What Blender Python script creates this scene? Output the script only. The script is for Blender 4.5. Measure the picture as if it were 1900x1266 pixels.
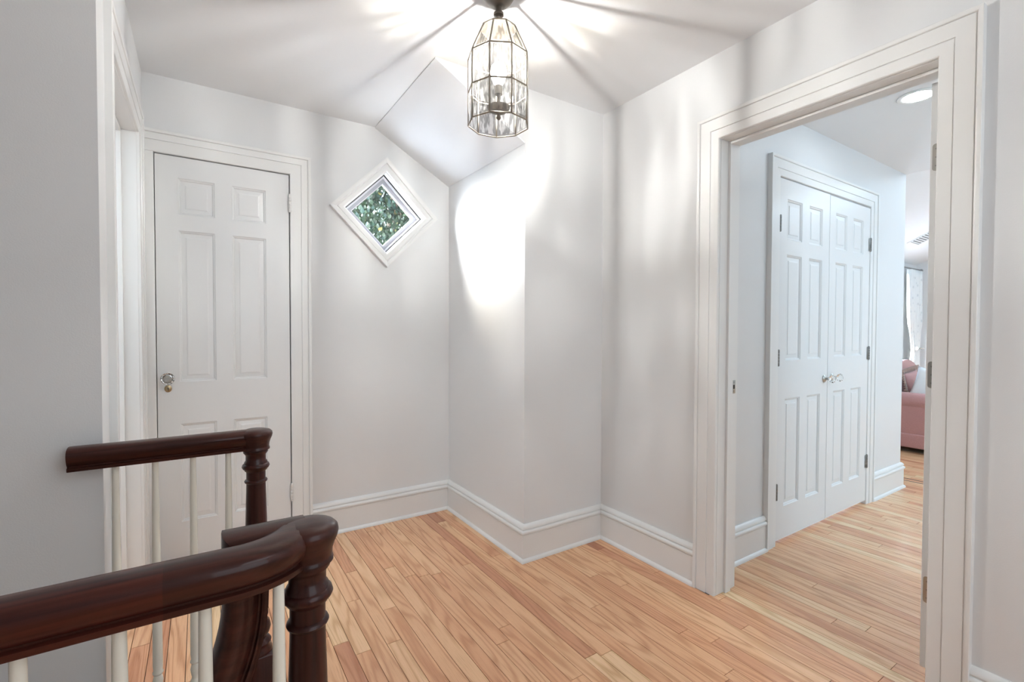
import bpy, bmesh, math, random
from mathutils import Vector, Matrix
from mathutils.geometry import tessellate_polygon

for o in list(bpy.data.objects):
    bpy.data.objects.remove(o, do_unlink=True)
SC = bpy.context.scene
COL = SC.collection
R = math.radians
rnd = random.Random(7)

# ------------------------------------------------------------------ camera
cam_d = bpy.data.cameras.new('camera')
cam = bpy.data.objects.new('camera', cam_d)
COL.objects.link(cam)
cam_d.sensor_width = 36.0
cam_d.lens = 16.682
cam_d.clip_start = 0.02
cam.location = (0, 0, 1.1802)
_y, _p, _r = R(-33.2801), R(-1.2346), R(0.1584)
_fw = Vector((-math.sin(_y), math.cos(_y), 0)); _rt = Vector((math.cos(_y), math.sin(_y), 0)); _up = Vector((0, 0, 1))
_f2 = _fw * math.cos(_p) + _up * math.sin(_p); _u2 = _up * math.cos(_p) - _fw * math.sin(_p)
_r3 = _rt * math.cos(_r) + _u2 * math.sin(_r); _u3 = _u2 * math.cos(_r) - _rt * math.sin(_r)
cam.rotation_euler = Matrix((_r3, _u3, -_f2)).transposed().to_euler()
SC.camera = cam

# ------------------------------------------------------------------ world, sun, large lights, exposure
world = bpy.data.worlds.new('world'); SC.world = world; world.use_nodes = True
wn = world.node_tree.nodes; wl = world.node_tree.links
bg = wn['Background']
sky = wn.new('ShaderNodeTexSky')
sky.sky_type = 'NISHITA'; sky.sun_disc = False
sky.sun_elevation = R(35); sky.sun_rotation = R(-45)
sky.air_density = 1.0; sky.dust_density = 2.5; sky.ozone_density = 1.5
wl.new(sky.outputs[0], bg.inputs[0])
bg.inputs[1].default_value = 4.8

def lamp(name, kind, loc, energy, color, target=None, **kw):
    d = bpy.data.lights.new(name, kind); d.energy = energy; d.color = color
    for k, v in kw.items(): setattr(d, k, v)
    o = bpy.data.objects.new(name, d); COL.objects.link(o); o.location = loc
    if target is not None:
        o.rotation_euler = (Vector(target) - Vector(loc)).to_track_quat('-Z', 'Y').to_euler()
    return o

# hazy daylight falling through the diamond window onto the alcove wall
lamp('sun', 'SUN', (-3, 8, 5), 150.0, (0.86, 0.92, 1.0), target=(-3 + 3.0, 8 - 1.7, 5 - 0.18), angle=R(75))
# added fill lamps behind the camera and in the left room, no real sources
lamp('landing_fill', 'AREA', (1.05, -0.65, 2.385), 11, (0.85, 0.93, 1.0), target=(1.05, -0.45, 0.0), shape='RECTANGLE', size=1.3, size_y=1.3)
lamp('rear_fill', 'AREA', (0.9, -1.46, 1.45), 13, (0.80, 0.91, 1.0), target=(0.9, 0.0, 1.45), shape='RECTANGLE', size=1.6, size_y=1.7)
lamp('side_room_fill', 'AREA', (-1.4, 2.35, 2.38), 20, (0.80, 0.91, 1.0), target=(-1.4, 2.35, 0), shape='RECTANGLE', size=0.9, size_y=0.6)
# added fill, no such fixtures stand in the bedroom or closet hall
lamp('bedroom_fill', 'AREA', (5.9, 0.0, 2.9), 50, (0.60, 0.82, 1.0), target=(5.8, 0.5, 0.0), shape='RECTANGLE', size=2.2, size_y=1.6)
lamp('closet_hall_fill', 'AREA', (3.3, -1.46, 1.4), 26, (0.60, 0.82, 1.0), target=(3.3, 0.5, 1.4), shape='RECTANGLE', size=1.8, size_y=1.5)

SC.view_settings.view_transform = 'Standard'
SC.view_settings.look = 'None'
SC.view_settings.gamma = 1.0
SC.view_settings.use_curve_mapping = False
SC.view_settings.exposure = 0.22

# ------------------------------------------------------------------ dimensions measured from the photograph
XL, YA, XS, YC, XB, XD = -0.2228, 2.8567, 0.8887, 1.9799, 1.3756, 1.9122
ZC, ZK, YE, YG = 2.4009, 2.1292, 1.3785, 1.665
WT = 0.13                      # wall thickness
ZE = 2.36                      # ceiling beyond the doorway
XE_END = 4.44
XF, YW = 7.79, 2.29            # bedroom end wall, bedroom window wall
DW0, DW1, DWZ = 0.515, 1.250, 2.022   # doorway in the right wall
DA0, DA1, DAZ = -0.180, 0.415, 2.03   # panelled door in the back wall
LD0, LD1, LDZ = 1.885, 2.60, 2.03     # doorway in the left wall
CL0, CL1, CLZ = 2.630, 3.795, 2.022   # closet opening
HOLE_X, HOLE_Y0, HOLE_Y1 = 0.105, 0.79, 1.585   # stairwell

# ------------------------------------------------------------------ helpers
def struct(o):
    o['kind'] = 'structure'; return o
def tag(o, label, cat, group=None):
    o['label'] = label; o['category'] = cat
    if group: o['group'] = group
    return o
def empty(name, loc=(0, 0, 0), rz=0.0, parent=None):
    o = bpy.data.objects.new(name, None); COL.objects.link(o)
    o.location = loc; o.rotation_euler = (0, 0, rz); o.empty_display_size = 0.05
    if parent: o.parent = parent
    return o
def link_mesh(name, me, mat, parent=None, smooth=False, loc=None):
    if mat is not None:
        me.materials.clear(); me.materials.append(mat)
    if smooth:
        me.polygons.foreach_set('use_smooth', [True] * len(me.polygons))
    o = bpy.data.objects.new(name, me); COL.objects.link(o)
    if parent: o.parent = parent
    if loc is not None: o.location = loc
    return o
def from_bm(name, bm, mat, parent=None, smooth=False, loc=None, auto=None):
    bmesh.ops.recalc_face_normals(bm, faces=bm.faces)
    if auto is not None:
        for e in bm.edges:
            if len(e.link_faces) == 2 and e.calc_face_angle(0) > auto: e.smooth = False
        smooth = True
    me = bpy.data.meshes.new(name); bm.to_mesh(me); bm.free()
    return link_mesh(name, me, mat, parent, smooth, loc)
def bbox(bm, x0, x1, y0, y1, z0, z1):
    v = [bm.verts.new(p) for p in ((x0, y0, z0), (x1, y0, z0), (x1, y1, z0), (x0, y1, z0), (x0, y0, z1), (x1, y0, z1), (x1, y1, z1), (x0, y1, z1))]
    fs = []
    for f in ((0, 3, 2, 1), (4, 5, 6, 7), (0, 1, 5, 4), (1, 2, 6, 5), (2, 3, 7, 6), (3, 0, 4, 7)):
        fs.append(bm.faces.new([v[i] for i in f]))
    return v, fs
def box(name, b, mat, parent=None, bev=0.0, seg=2, loc=None):
    bm = bmesh.new(); bbox(bm, *b)
    if bev > 0:
        bmesh.ops.bevel(bm, geom=list(bm.edges), offset=bev, segments=seg, profile=0.5, affect='EDGES')
        return from_bm(name, bm, mat, parent, auto=R(50), loc=loc)
    return from_bm(name, bm, mat, parent, loc=loc)
def prism(bm, outer, holes, mp, t0, t1):
    """outer/holes: 2D rings, mp(s,t,d)->xyz, depth from t0 to t1"""
    rings = [outer] + list(holes)
    pts = [p for r in rings for p in r]
    tris = tessellate_polygon([[Vector((p[0], p[1], 0)) for p in r] for r in rings])
    a = [bm.verts.new(mp(p[0], p[1], t0)) for p in pts]
    b = [bm.verts.new(mp(p[0], p[1], t1)) for p in pts]
    for t in tris:
        bm.faces.new([a[i] for i in t]); bm.faces.new([b[i] for i in reversed(t)])
    k = 0
    for r in rings:
        n = len(r)
        for i in range(n):
            j = (i + 1) % n
            bm.faces.new((a[k + i], a[k + j], b[k + j], b[k + i]))
        k += n
def rect(x0, x1, z0, z1): return [(x0, z0), (x1, z0), (x1, z1), (x0, z1)]
def lathe(bm, prof, seg=32, cx=0, cy=0, ax='z', flute=None):
    """prof: list of (radius, height)"""
    rows = []
    for r, h in prof:
        row = []
        for i in range(seg):
            a = 2 * math.pi * i / seg
            c, s = r * math.cos(a), r * math.sin(a)
            p = (cx + c, cy + s, h) if ax == 'z' else ((c + cx, h, s + cy) if ax == 'y' else (h, c + cx, s + cy))
            row.append(bm.verts.new(p))
        rows.append(row)
    for k in range(len(rows) - 1):
        for i in range(seg):
            j = (i + 1) % seg
            bm.faces.new((rows[k][i], rows[k][j], rows[k + 1][j], rows[k + 1][i]))
    if prof[0][0] > 1e-6: bm.faces.new(list(reversed(rows[0])))
    if prof[-1][0] > 1e-6: bm.faces.new(rows[-1])
    bmesh.ops.remove_doubles(bm, verts=bm.verts, dist=1e-6)
def offs(path, i, closed):
    n = len(path)
    def nrm(a, b):
        d = Vector((b[0] - a[0], b[1] - a[1])); d.normalize(); return Vector((d.y, -d.x))   # right-hand normal
    if closed:
        n1 = nrm(path[i - 1], path[i]); n2 = nrm(path[i], path[(i + 1) % n])
    else:
        n1 = nrm(path[i - 1], path[i]) if i > 0 else nrm(path[0], path[1])
        n2 = nrm(path[i], path[i + 1]) if i < n - 1 else n1
    return (n1 + n2) / (1 + n1.dot(n2))
def sweep(path, prof, mp, closed=False, split=False):
    """profile (a,b): a along the right-hand normal of the path, b across; returns bmeshes"""
    n = len(path)
    rows = []
    for i in range(n):
        m = offs(path, i, closed)
        rows.append([mp(path[i][0] + m.x * a, path[i][1] + m.y * a, b) for a, b in prof])
    segs = [(i, (i + 1) % n) for i in range(n if closed else n - 1)]
    k = len(prof)
    out = []
    if split:
        for i, j in segs:
            bm = bmesh.new()
            va = [bm.verts.new(p) for p in rows[i]]; vb = [bm.verts.new(p) for p in rows[j]]
            for q in range(k):
                w = (q + 1) % k
                bm.faces.new((va[q], va[w], vb[w], vb[q]))
            bm.faces.new(va); bm.faces.new(list(reversed(vb)))
            out.append(bm)
        return out
    bm = bmesh.new()
    vs = [[bm.verts.new(p) for p in r] for r in rows]
    for i, j in segs:
        for q in range(k):
            w = (q + 1) % k
            bm.faces.new((vs[i][q], vs[i][w], vs[j][w], vs[j][q]))
    if not closed:
        bm.faces.new(vs[0]); bm.faces.new(list(reversed(vs[-1])))
    return bm
def tube(bm, pts, r, seg=8):
    rows = []
    for i, p in enumerate(pts):
        p = Vector(p)
        d = Vector(pts[min(i + 1, len(pts) - 1)]) - Vector(pts[max(i - 1, 0)])
        q = d.to_track_quat('Z', 'Y')
        rr = r[i] if isinstance(r, (list, tuple)) else r
        rows.append([bm.verts.new(p + q @ Vector((rr * math.cos(2 * math.pi * k / seg), rr * math.sin(2 * math.pi * k / seg), 0))) for k in range(seg)])
    for a, b in zip(rows, rows[1:]):
        for k in range(seg):
            j = (k + 1) % seg
            bm.faces.new((a[k], a[j], b[j], b[k]))
    bm.faces.new(list(reversed(rows[0]))); bm.faces.new(rows[-1])
def copy_tree(o, parent=None):
    c = o.copy(); COL.objects.link(c); c.parent = parent
    for ch in list(o.children): copy_tree(ch, c)
    return c

# ------------------------------------------------------------------ materials
def new_mat(name):
    m = bpy.data.materials.new(name); m.use_nodes = True
    return m, m.node_tree.nodes, m.node_tree.links, m.node_tree.nodes['Principled BSDF']
def paint(name, col, rough, bump=0.0, scale=220.0, var=0.0):
    m, n, l, p = new_mat(name)
    p.inputs['Base Color'].default_value = (*col, 1); p.inputs['Roughness'].default_value = rough
    tc = n.new('ShaderNodeNewGeometry')
    ns = n.new('ShaderNodeTexNoise'); ns.inputs['Scale'].default_value = scale; ns.inputs['Detail'].default_value = 3
    l.new(tc.outputs['Position'], ns.inputs['Vector'])
    if bump:
        b = n.new('ShaderNodeBump'); b.inputs['Strength'].default_value = bump; b.inputs['Distance'].default_value = 0.002
        l.new(ns.outputs['Fac'], b.inputs['Height']); l.new(b.outputs[0], p.inputs['Normal'])
    if var:
        n2 = n.new('ShaderNodeTexNoise'); n2.inputs['Scale'].default_value = 2.3; n2.inputs['Detail'].default_value = 4
        l.new(tc.outputs['Position'], n2.inputs['Vector'])
        mx = n.new('ShaderNodeMix'); mx.data_type = 'RGBA'
        mx.inputs[6].default_value = (*[c * (1 - var) for c in col], 1); mx.inputs[7].default_value = (*[min(1, c * (1 + var)) for c in col], 1)
        l.new(n2.outputs['Fac'], mx.inputs[0]); l.new(mx.outputs[2], p.inputs['Base Color'])
    return m
def simple(name, col, rough=0.4, metal=0.0, emit=None, es=0.0):
    m, n, l, p = new_mat(name)
    p.inputs['Base Color'].default_value = (*col, 1); p.inputs['Roughness'].default_value = rough; p.inputs['Metallic'].default_value = metal
    if emit:
        p.inputs['Emission Color'].default_value = (*emit, 1); p.inputs['Emission Strength'].default_value = es
    return m
M = {}
M['wall'] = paint('wall_paint', (0.80, 0.805, 0.805), 0.42, 0.12, 260, 0.012)
M['ceil'] = paint('ceiling_paint', (0.87, 0.885, 0.90), 0.6, 0.05, 200, 0.01)
M['trim'] = paint('trim_paint', (0.85, 0.85, 0.835), 0.28, 0.04, 90)
M['door'] = paint('door_paint', (0.82, 0.825, 0.82), 0.30, 0.04, 90)
M['white_metal'] = simple('painted_hinge', (0.78, 0.77, 0.75), 0.3)
M['steel'] = simple('aged_steel', (0.30, 0.30, 0.29), 0.42, 0.9)
M['brass'] = simple('old_brass', (0.42, 0.33, 0.20), 0.3, 1.0)
M['nickel'] = simple('dull_nickel', (0.45, 0.44, 0.41), 0.3, 1.0)
M['bronze'] = simple('weathered_bronze', (0.20, 0.175, 0.15), 0.45, 0.75)
M['came'] = simple('lead_came', (0.30, 0.265, 0.22), 0.42, 0.6)
M['black'] = simple('shade_black', (0.012, 0.013, 0.014), 0.5)
M['vinyl'] = simple('grey_vinyl', (0.34, 0.34, 0.37), 0.35)
M['vinyl_white'] = simple('white_vinyl', (0.62, 0.62, 0.64), 0.3)
M['baluster'] = paint('baluster_paint', (0.86, 0.83, 0.73), 0.25, 0.02, 60)
M['dark'] = simple('dark_gap', (0.02, 0.017, 0.014), 0.8)
M['ground'] = paint('bounce_ground', (0.70, 0.70, 0.69), 0.9, 0.5, 30, 0.15)  # pale tone added so unseen ground bounces daylight up through the window
M['bark'] = paint('bark', (0.07, 0.05, 0.035), 0.9, 0.8, 40, 0.3)

def wood_floor():
    m, n, l, p = new_mat('oak_strip')
    at = n.new('ShaderNodeAttribute'); at.attribute_name = 'tone'
    geo = n.new('ShaderNodeNewGeometry')
    sep = n.new('ShaderNodeSeparateColor'); l.new(at.outputs['Color'], sep.inputs[0])
    # shift the grain by the plank's own random numbers
    comb = n.new('ShaderNodeCombineXYZ')
    def math_(op, a, b=None, v=None):
        x = n.new('ShaderNodeMath'); x.operation = op
        if isinstance(a, float): x.inputs[0].default_value = a
        else: l.new(a, x.inputs[0])
        if b is not None:
            if isinstance(b, float): x.inputs[1].default_value = b
            else: l.new(b, x.inputs[1])
        return x.outputs[0]
    l.new(math_('MULTIPLY', sep.outputs[0], 37.0), comb.inputs[0]); l.new(math_('MULTIPLY', sep.outputs[1], 53.0), comb.inputs[1])
    add = n.new('ShaderNodeVectorMath'); add.operation = 'ADD'
    l.new(geo.outputs['Position'], add.inputs[0]); l.new(comb.outputs[0], add.inputs[1])
    def noise(sx, sy, detail=3, rough=0.55, dist=0.0):
        mp = n.new('ShaderNodeMapping'); mp.inputs['Scale'].default_value = (sx, sy, 1.0)
        l.new(add.outputs[0], mp.inputs[0])
        t = n.new('ShaderNodeTexNoise'); t.inputs['Scale'].default_value = 1.0; t.inputs['Detail'].default_value = detail
        t.inputs['Roughness'].default_value = rough; t.inputs['Distortion'].default_value = dist
        l.new(mp.outputs[0], t.inputs['Vector']); return t.outputs['Fac']
    broad = noise(8.0, 0.7, 2)
    sx = n.new('ShaderNodeSeparateXYZ'); l.new(add.outputs[0], sx.inputs[0])
    ph = math_('ADD', math_('MULTIPLY', sx.outputs[0], 60.0), math_('MULTIPLY', broad, 34.0))
    line = math_('SINE', math_('MULTIPLY', ph, 2.0))
    line = math_('POWER', math_('ADD', math_('MULTIPLY', line, 0.5), 0.5), 3.0)
    fine = noise(420.0, 9.0, 2, 0.6)
    pores = n.new('ShaderNodeMapRange'); pores.inputs[1].default_value = 0.52; pores.inputs[2].default_value = 0.75
    l.new(fine, pores.inputs[0])
    patch = noise(5.0, 0.8, 3)
    # plank tone
    ramp = n.new('ShaderNodeValToRGB'); e = ramp.color_ramp.elements
    e[0].position = 0.0; e[0].color = (0.52, 0.225, 0.118, 1)
    e[1].position = 1.0; e[1].color = (0.90, 0.66, 0.39, 1)
    for pos, c in ((0.12, (0.62, 0.285, 0.155, 1)), (0.35, (0.79, 0.42, 0.228, 1)), (0.7, (0.87, 0.53, 0.30, 1))):
        x = ramp.color_ramp.elements.new(pos); x.color = c
    tone = math_('ADD', sep.outputs[2], math_('MULTIPLY', math_('SUBTRACT', patch, 0.5), 0.5))
    l.new(tone, ramp.inputs[0])
    mx = n.new('ShaderNodeMix'); mx.data_type = 'RGBA'; mx.blend_type = 'MULTIPLY'
    l.new(math_('MULTIPLY', line, 0.58), mx.inputs[0]); l.new(ramp.outputs[0], mx.inputs[6]); mx.inputs[7].default_value = (0.66, 0.52, 0.42, 1)
    mx2 = n.new('ShaderNodeMix'); mx2.data_type = 'RGBA'; mx2.blend_type = 'MULTIPLY'
    l.new(math_('MULTIPLY', pores.outputs[0], 0.5), mx2.inputs[0]); l.new(mx.outputs[2], mx2.inputs[6]); mx2.inputs[7].default_value = (0.60, 0.47, 0.38, 1)
    l.new(mx2.outputs[2], p.inputs['Base Color'])
    p.inputs['Roughness'].default_value = 0.27
    p.inputs['Coat Weight'].default_value = 0.25; p.inputs['Coat Roughness'].default_value = 0.12
    bp = n.new('ShaderNodeBump'); bp.inputs['Strength'].default_value = 0.08; bp.inputs['Distance'].default_value = 0.001
    l.new(fine, bp.inputs['Height']); l.new(bp.outputs[0], p.inputs['Normal'])
    return m
M['oak'] = wood_floor()

def mahogany(name, axis, base=(0.022, 0.0052, 0.0042), hi=(0.070, 0.018, 0.0115)):
    m, n, l, p = new_mat(name)
    geo = n.new('ShaderNodeNewGeometry')
    mp = n.new('ShaderNodeMapping')
    s = [70.0, 70.0, 70.0]; s[axis] = 3.0
    mp.inputs['Scale'].default_value = s
    l.new(geo.outputs['Position'], mp.inputs[0])
    t = n.new('ShaderNodeTexNoise'); t.inputs['Scale'].default_value = 1.0; t.inputs['Detail'].default_value = 5; t.inputs['Distortion'].default_value = 0.4
    l.new(mp.outputs[0], t.inputs['Vector'])
    rp = n.new('ShaderNodeValToRGB'); rp.color_ramp.elements[0].position = 0.3; rp.color_ramp.elements[1].position = 0.75
    rp.color_ramp.elements[0].color = (*base, 1); rp.color_ramp.elements[1].color = (*hi, 1)
    l.new(t.outputs['Fac'], rp.inputs[0]); l.new(rp.outputs[0], p.inputs['Base Color'])
    p.inputs['Roughness'].default_value = 0.42; p.inputs['Specular IOR Level'].default_value = 0.15
    p.inputs['Coat Weight'].default_value = 0.36; p.inputs['Coat Roughness'].default_value = 0.06
    return m
M['rail'] = mahogany('mahogany_rail', 0)
M['rail_red'] = mahogany('mahogany_rail_red', 0, (0.028, 0.0055, 0.0045), (0.105, 0.024, 0.0145))
M['post'] = mahogany('mahogany_post', 2, (0.018, 0.0040, 0.0035), (0.058, 0.0130, 0.0095))

def pane_glass(name, tint, gloss=1.0, rough=0.0, bloom=0.0):
    """thin clear sheet: lets light straight through, mirrors a little"""
    m = bpy.data.materials.new(name); m.use_nodes = True
    n, l = m.node_tree.nodes, m.node_tree.links; n.clear()
    out = n.new('ShaderNodeOutputMaterial'); tr = n.new('ShaderNodeBsdfTransparent'); gl = n.new('ShaderNodeBsdfGlossy')
    tr.inputs[0].default_value = (*tint, 1); gl.inputs['Roughness'].default_value = rough
    fr = n.new('ShaderNodeFresnel'); fr.inputs[0].default_value = 1.5
    ge = n.new('ShaderNodeNewGeometry'); io = n.new('ShaderNodeMix'); io.data_type = 'FLOAT'
    io.inputs[2].default_value = 1.5; io.inputs[3].default_value = 1 / 1.5            # same mirror strength seen from either side of the sheet
    l.new(ge.outputs['Backfacing'], io.inputs[0]); l.new(io.outputs[0], fr.inputs[0])
    mu = n.new('ShaderNodeMath'); mu.operation = 'MULTIPLY'; mu.inputs[1].default_value = gloss
    mx = n.new('ShaderNodeMixShader')
    l.new(fr.outputs[0], mu.inputs[0]); l.new(mu.outputs[0], mx.inputs[0]); l.new(tr.outputs[0], mx.inputs[1]); l.new(gl.outputs[0], mx.inputs[2])
    if bloom:  # translucent share added so panes imitate bloom around the bulb
        df = n.new('ShaderNodeBsdfTranslucent'); df.inputs[0].default_value = (0.95, 0.93, 0.88, 1); m2 = n.new('ShaderNodeMixShader'); m2.inputs[0].default_value = bloom
        l.new(mx.outputs[0], m2.inputs[1]); l.new(df.outputs[0], m2.inputs[2]); l.new(m2.outputs[0], out.inputs[0])
    else:
        l.new(mx.outputs[0], out.inputs[0])
    return m
SEED = 4.1
def streak_pane(name, lo, hi, bloom=0.011):
    """clear pane with invented bands of clarity, put in to cast light streaks"""
    m = pane_glass(name, hi, bloom=bloom)
    n, l = m.node_tree.nodes, m.node_tree.links
    tr = [x for x in n if x.type == 'BSDF_TRANSPARENT'][0]
    tc = n.new('ShaderNodeTexCoord'); sx = n.new('ShaderNodeSeparateXYZ'); l.new(tc.outputs['Object'], sx.inputs[0])
    at = n.new('ShaderNodeMath'); at.operation = 'ARCTAN2'; l.new(sx.outputs[1], at.inputs[0]); l.new(sx.outputs[0], at.inputs[1])
    cb = n.new('ShaderNodeCombineXYZ'); l.new(at.outputs[0], cb.inputs[0])
    zz = n.new('ShaderNodeMath'); zz.operation = 'MULTIPLY'; zz.inputs[1].default_value = 2.5; l.new(sx.outputs[2], zz.inputs[0]); l.new(zz.outputs[0], cb.inputs[1]); cb.inputs[2].default_value = SEED
    t = n.new('ShaderNodeTexNoise'); t.inputs['Scale'].default_value = 9.0; t.inputs['Detail'].default_value = 2.0; l.new(cb.outputs[0], t.inputs['Vector'])
    mr = n.new('ShaderNodeMapRange'); mr.inputs[1].default_value = 0.42; mr.inputs[2].default_value = 0.56; l.new(t.outputs['Fac'], mr.inputs[0])
    mx = n.new('ShaderNodeMix'); mx.data_type = 'RGBA'; mx.inputs[6].default_value = (*lo, 1); mx.inputs[7].default_value = (*hi, 1)  # dark and clear bands in the tint shape the lamp's streaks
    l.new(mr.outputs[0], mx.inputs[0]); l.new(mx.outputs[2], tr.inputs[0])
    return m
M['pane'] = streak_pane('lantern_pane', (0.42, 0.42, 0.42), (1.0, 1.0, 0.99))
M['pane_top'] = streak_pane('lantern_pane_amber', (0.30, 0.28, 0.24), (0.88, 0.84, 0.76), 0.004)
M['bevel'] = pane_glass('lantern_bevel', (0.50, 0.49, 0.48), 1.0, bloom=0.012)  # grey tint put in to cast dark bands, as bending glass would
M['window_glass'] = pane_glass('window_glass', (0.96, 0.98, 0.97))
gm, gn, gl_, gp = new_mat('crystal')
gp.inputs['Transmission Weight'].default_value = 1.0; gp.inputs['Roughness'].default_value = 0.02; gp.inputs['IOR'].default_value = 1.5; gp.inputs['Base Color'].default_value = (0.97, 0.98, 0.98, 1)
M['crystal'] = gm
M['filament'] = simple('filament', (1, 1, 1), 0.3, 0, (1.0, 0.985, 0.965), 13000.0)
bmt = bpy.data.materials.new('glowing_bulb'); bmt.use_nodes = True
_n, _l = bmt.node_tree.nodes, bmt.node_tree.links; _n.clear()
_o = _n.new('ShaderNodeOutputMaterial'); _t = _n.new('ShaderNodeBsdfTransparent'); _e = _n.new('ShaderNodeEmission'); _a = _n.new('ShaderNodeAddShader')
_e.inputs[0].default_value = (1.0, 0.96, 0.88, 1); _e.inputs[1].default_value = 9.0
_l.new(_t.outputs[0], _a.inputs[0]); _l.new(_e.outputs[0], _a.inputs[1]); _l.new(_a.outputs[0], _o.inputs[0])
M['bulb'] = bmt
M['led'] = simple('led_disc', (1, 1, 1), 0.4, 0, (0.84, 0.92, 1.0), 60.0)

def fabric(name, c1, c2, scale=260, bump=0.5, sheen=0.4, spots=0.0):
    m, n, l, p = new_mat(name)
    geo = n.new('ShaderNodeNewGeometry'); t = n.new('ShaderNodeTexNoise'); t.inputs['Scale'].default_value = scale; t.inputs['Detail'].default_value = 3
    l.new(geo.outputs['Position'], t.inputs['Vector'])
    mx = n.new('ShaderNodeMix'); mx.data_type = 'RGBA'; mx.inputs[6].default_value = (*c1, 1); mx.inputs[7].default_value = (*c2, 1)
    src = t.outputs['Fac']
    if spots:
        v = n.new('ShaderNodeTexVoronoi'); v.inputs['Scale'].default_value = spots
        l.new(geo.outputs['Position'], v.inputs['Vector'])
        mr = n.new('ShaderNodeMapRange'); mr.inputs[1].default_value = 0.12; mr.inputs[2].default_value = 0.3; mr.inputs[3].default_value = 1.0; mr.inputs[4].default_value = 0.0
        l.new(v.outputs['Distance'], mr.inputs[0]); src = mr.outputs[0]
    l.new(src, mx.inputs[0]); l.new(mx.outputs[2], p.inputs['Base Color'])
    p.inputs['Roughness'].default_value = 0.9; p.inputs['Sheen Weight'].default_value = sheen
    b = n.new('ShaderNodeBump'); b.inputs['Strength'].default_value = bump; b.inputs['Distance'].default_value = 0.002
    l.new(t.outputs['Fac'], b.inputs['Height']); l.new(b.outputs[0], p.inputs['Normal'])
    return m
M['pink'] = fabric('pink_chenille', (0.42, 0.20, 0.19), (0.56, 0.30, 0.28), 180, 0.6)
M['pink_cushion'] = fabric('rose_cushion', (0.46, 0.25, 0.24), (0.54, 0.31, 0.30), 300, 0.3)
M['white_cloth'] = fabric('white_pillow', (0.80, 0.80, 0.79), (0.88, 0.88, 0.87), 300, 0.2)
M['taupe'] = fabric('taupe_ruffle', (0.30, 0.19, 0.15), (0.42, 0.28, 0.22), 220, 0.5)
M['curtain'] = fabric('sprigged_curtain', (0.84, 0.86, 0.86), (0.68, 0.71, 0.72), 400, 0.2, 0.2, spots=14.0)

# ------------------------------------------------------------------ shell
def wall(name, bm): return struct(from_bm(name, bm, M['wall']))
XZ = lambda y0: (lambda s, t, d: (s, y0 + d, t))
YZ = lambda x0: (lambda s, t, d: (x0 + d, s, t))
WX, WZ = 0.954, 1.897                                   # centre of the diamond window
dia = lambda h: [(WX - h, WZ), (WX, WZ - h), (WX + h, WZ), (WX, WZ + h)]
bm = bmesh.new()
prism(bm, rect(-2.4, XB + 0.4, -0.02, ZC + 0.05), [rect(DA0, DA1, -0.01, DAZ), dia(0.252)], XZ(YA), 0, 0.13)
wall('wall_back', bm)
bm = bmesh.new(); bbox(bm, DA0 - 0.12, DA1 + 0.12, YA + 0.132, YA + 0.22, -0.02, DAZ + 0.12); wall('door_light_block', bm)  # unseen slab added to stop daylight leaking around the door
bm = bmesh.new()                                        # chase that the alcove turns around
prism(bm, [(XB, -0.02), (XD + WT, -0.02), (XD + WT, ZC + 0.05), (XS, ZC + 0.05), (XS, ZC), (XB, ZK)], [], lambda s, t, d: (s, d, t), YC, YA)
wall('wall_alcove', bm)
bm = bmesh.new()                                        # sloped ceiling over the alcove
nx, nz = (ZC - ZK), (XB - XS); q = 0.006 / math.hypot(nx, nz)
prism(bm, [(XS, ZC), (XB, ZK), (XB - nx * q, ZK - nz * q), (XS - nx * q, ZC - nz * q)], [], lambda s, t, d: (s, d, t), YC, YA)
struct(from_bm('ceiling_slope', bm, M['ceil']))
bm = bmesh.new()
prism(bm, rect(-1.62, YC, -0.02, ZC + 0.05), [rect(DW0, DW1, -0.01, DWZ)], YZ(XD), 0, WT)
wall('wall_right', bm)
bm = bmesh.new()
prism(bm, rect(YG, YA, -0.02, ZC + 0.05), [rect(LD0, LD1, -0.01, LDZ)], YZ(XL), -WT, 0)
wall('wall_left', bm)
bm = bmesh.new(); bbox(bm, -2.4, XL - WT, YG, YG + 0.12, -2.6, ZC + 0.05); bbox(bm, XL - WT, XL, YG, YG + 0.001, -2.6, -0.02)
wall('wall_stair', bm)
bm = bmesh.new(); bbox(bm, -2.52, -2.4, -1.62, YA + 0.16, -2.6, ZC + 0.05); wall('wall_stair_end', bm)
bm = bmesh.new(); bbox(bm, -2.4, XD, -1.62, -1.5, -0.02, ZC + 0.05); wall('wall_rear', bm)
bm = bmesh.new(); bbox(bm, -2.4, HOLE_X + 0.1, HOLE_Y0 - 0.12, HOLE_Y0 - 0.005, -2.6, -0.03); wall('wall_stairwell_near', bm)
bm = bmesh.new(); bbox(bm, XL, HOLE_X + 0.1, HOLE_Y1 + 0.005, YG, -2.6, -0.03); wall('wall_stairwell_far', bm)
bm = bmesh.new(); bbox(bm, -2.52, XD + WT, -1.62, YA + 0.16, ZC, ZC + 0.1)
struct(from_bm('ceiling', bm, M['ceil']))
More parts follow.
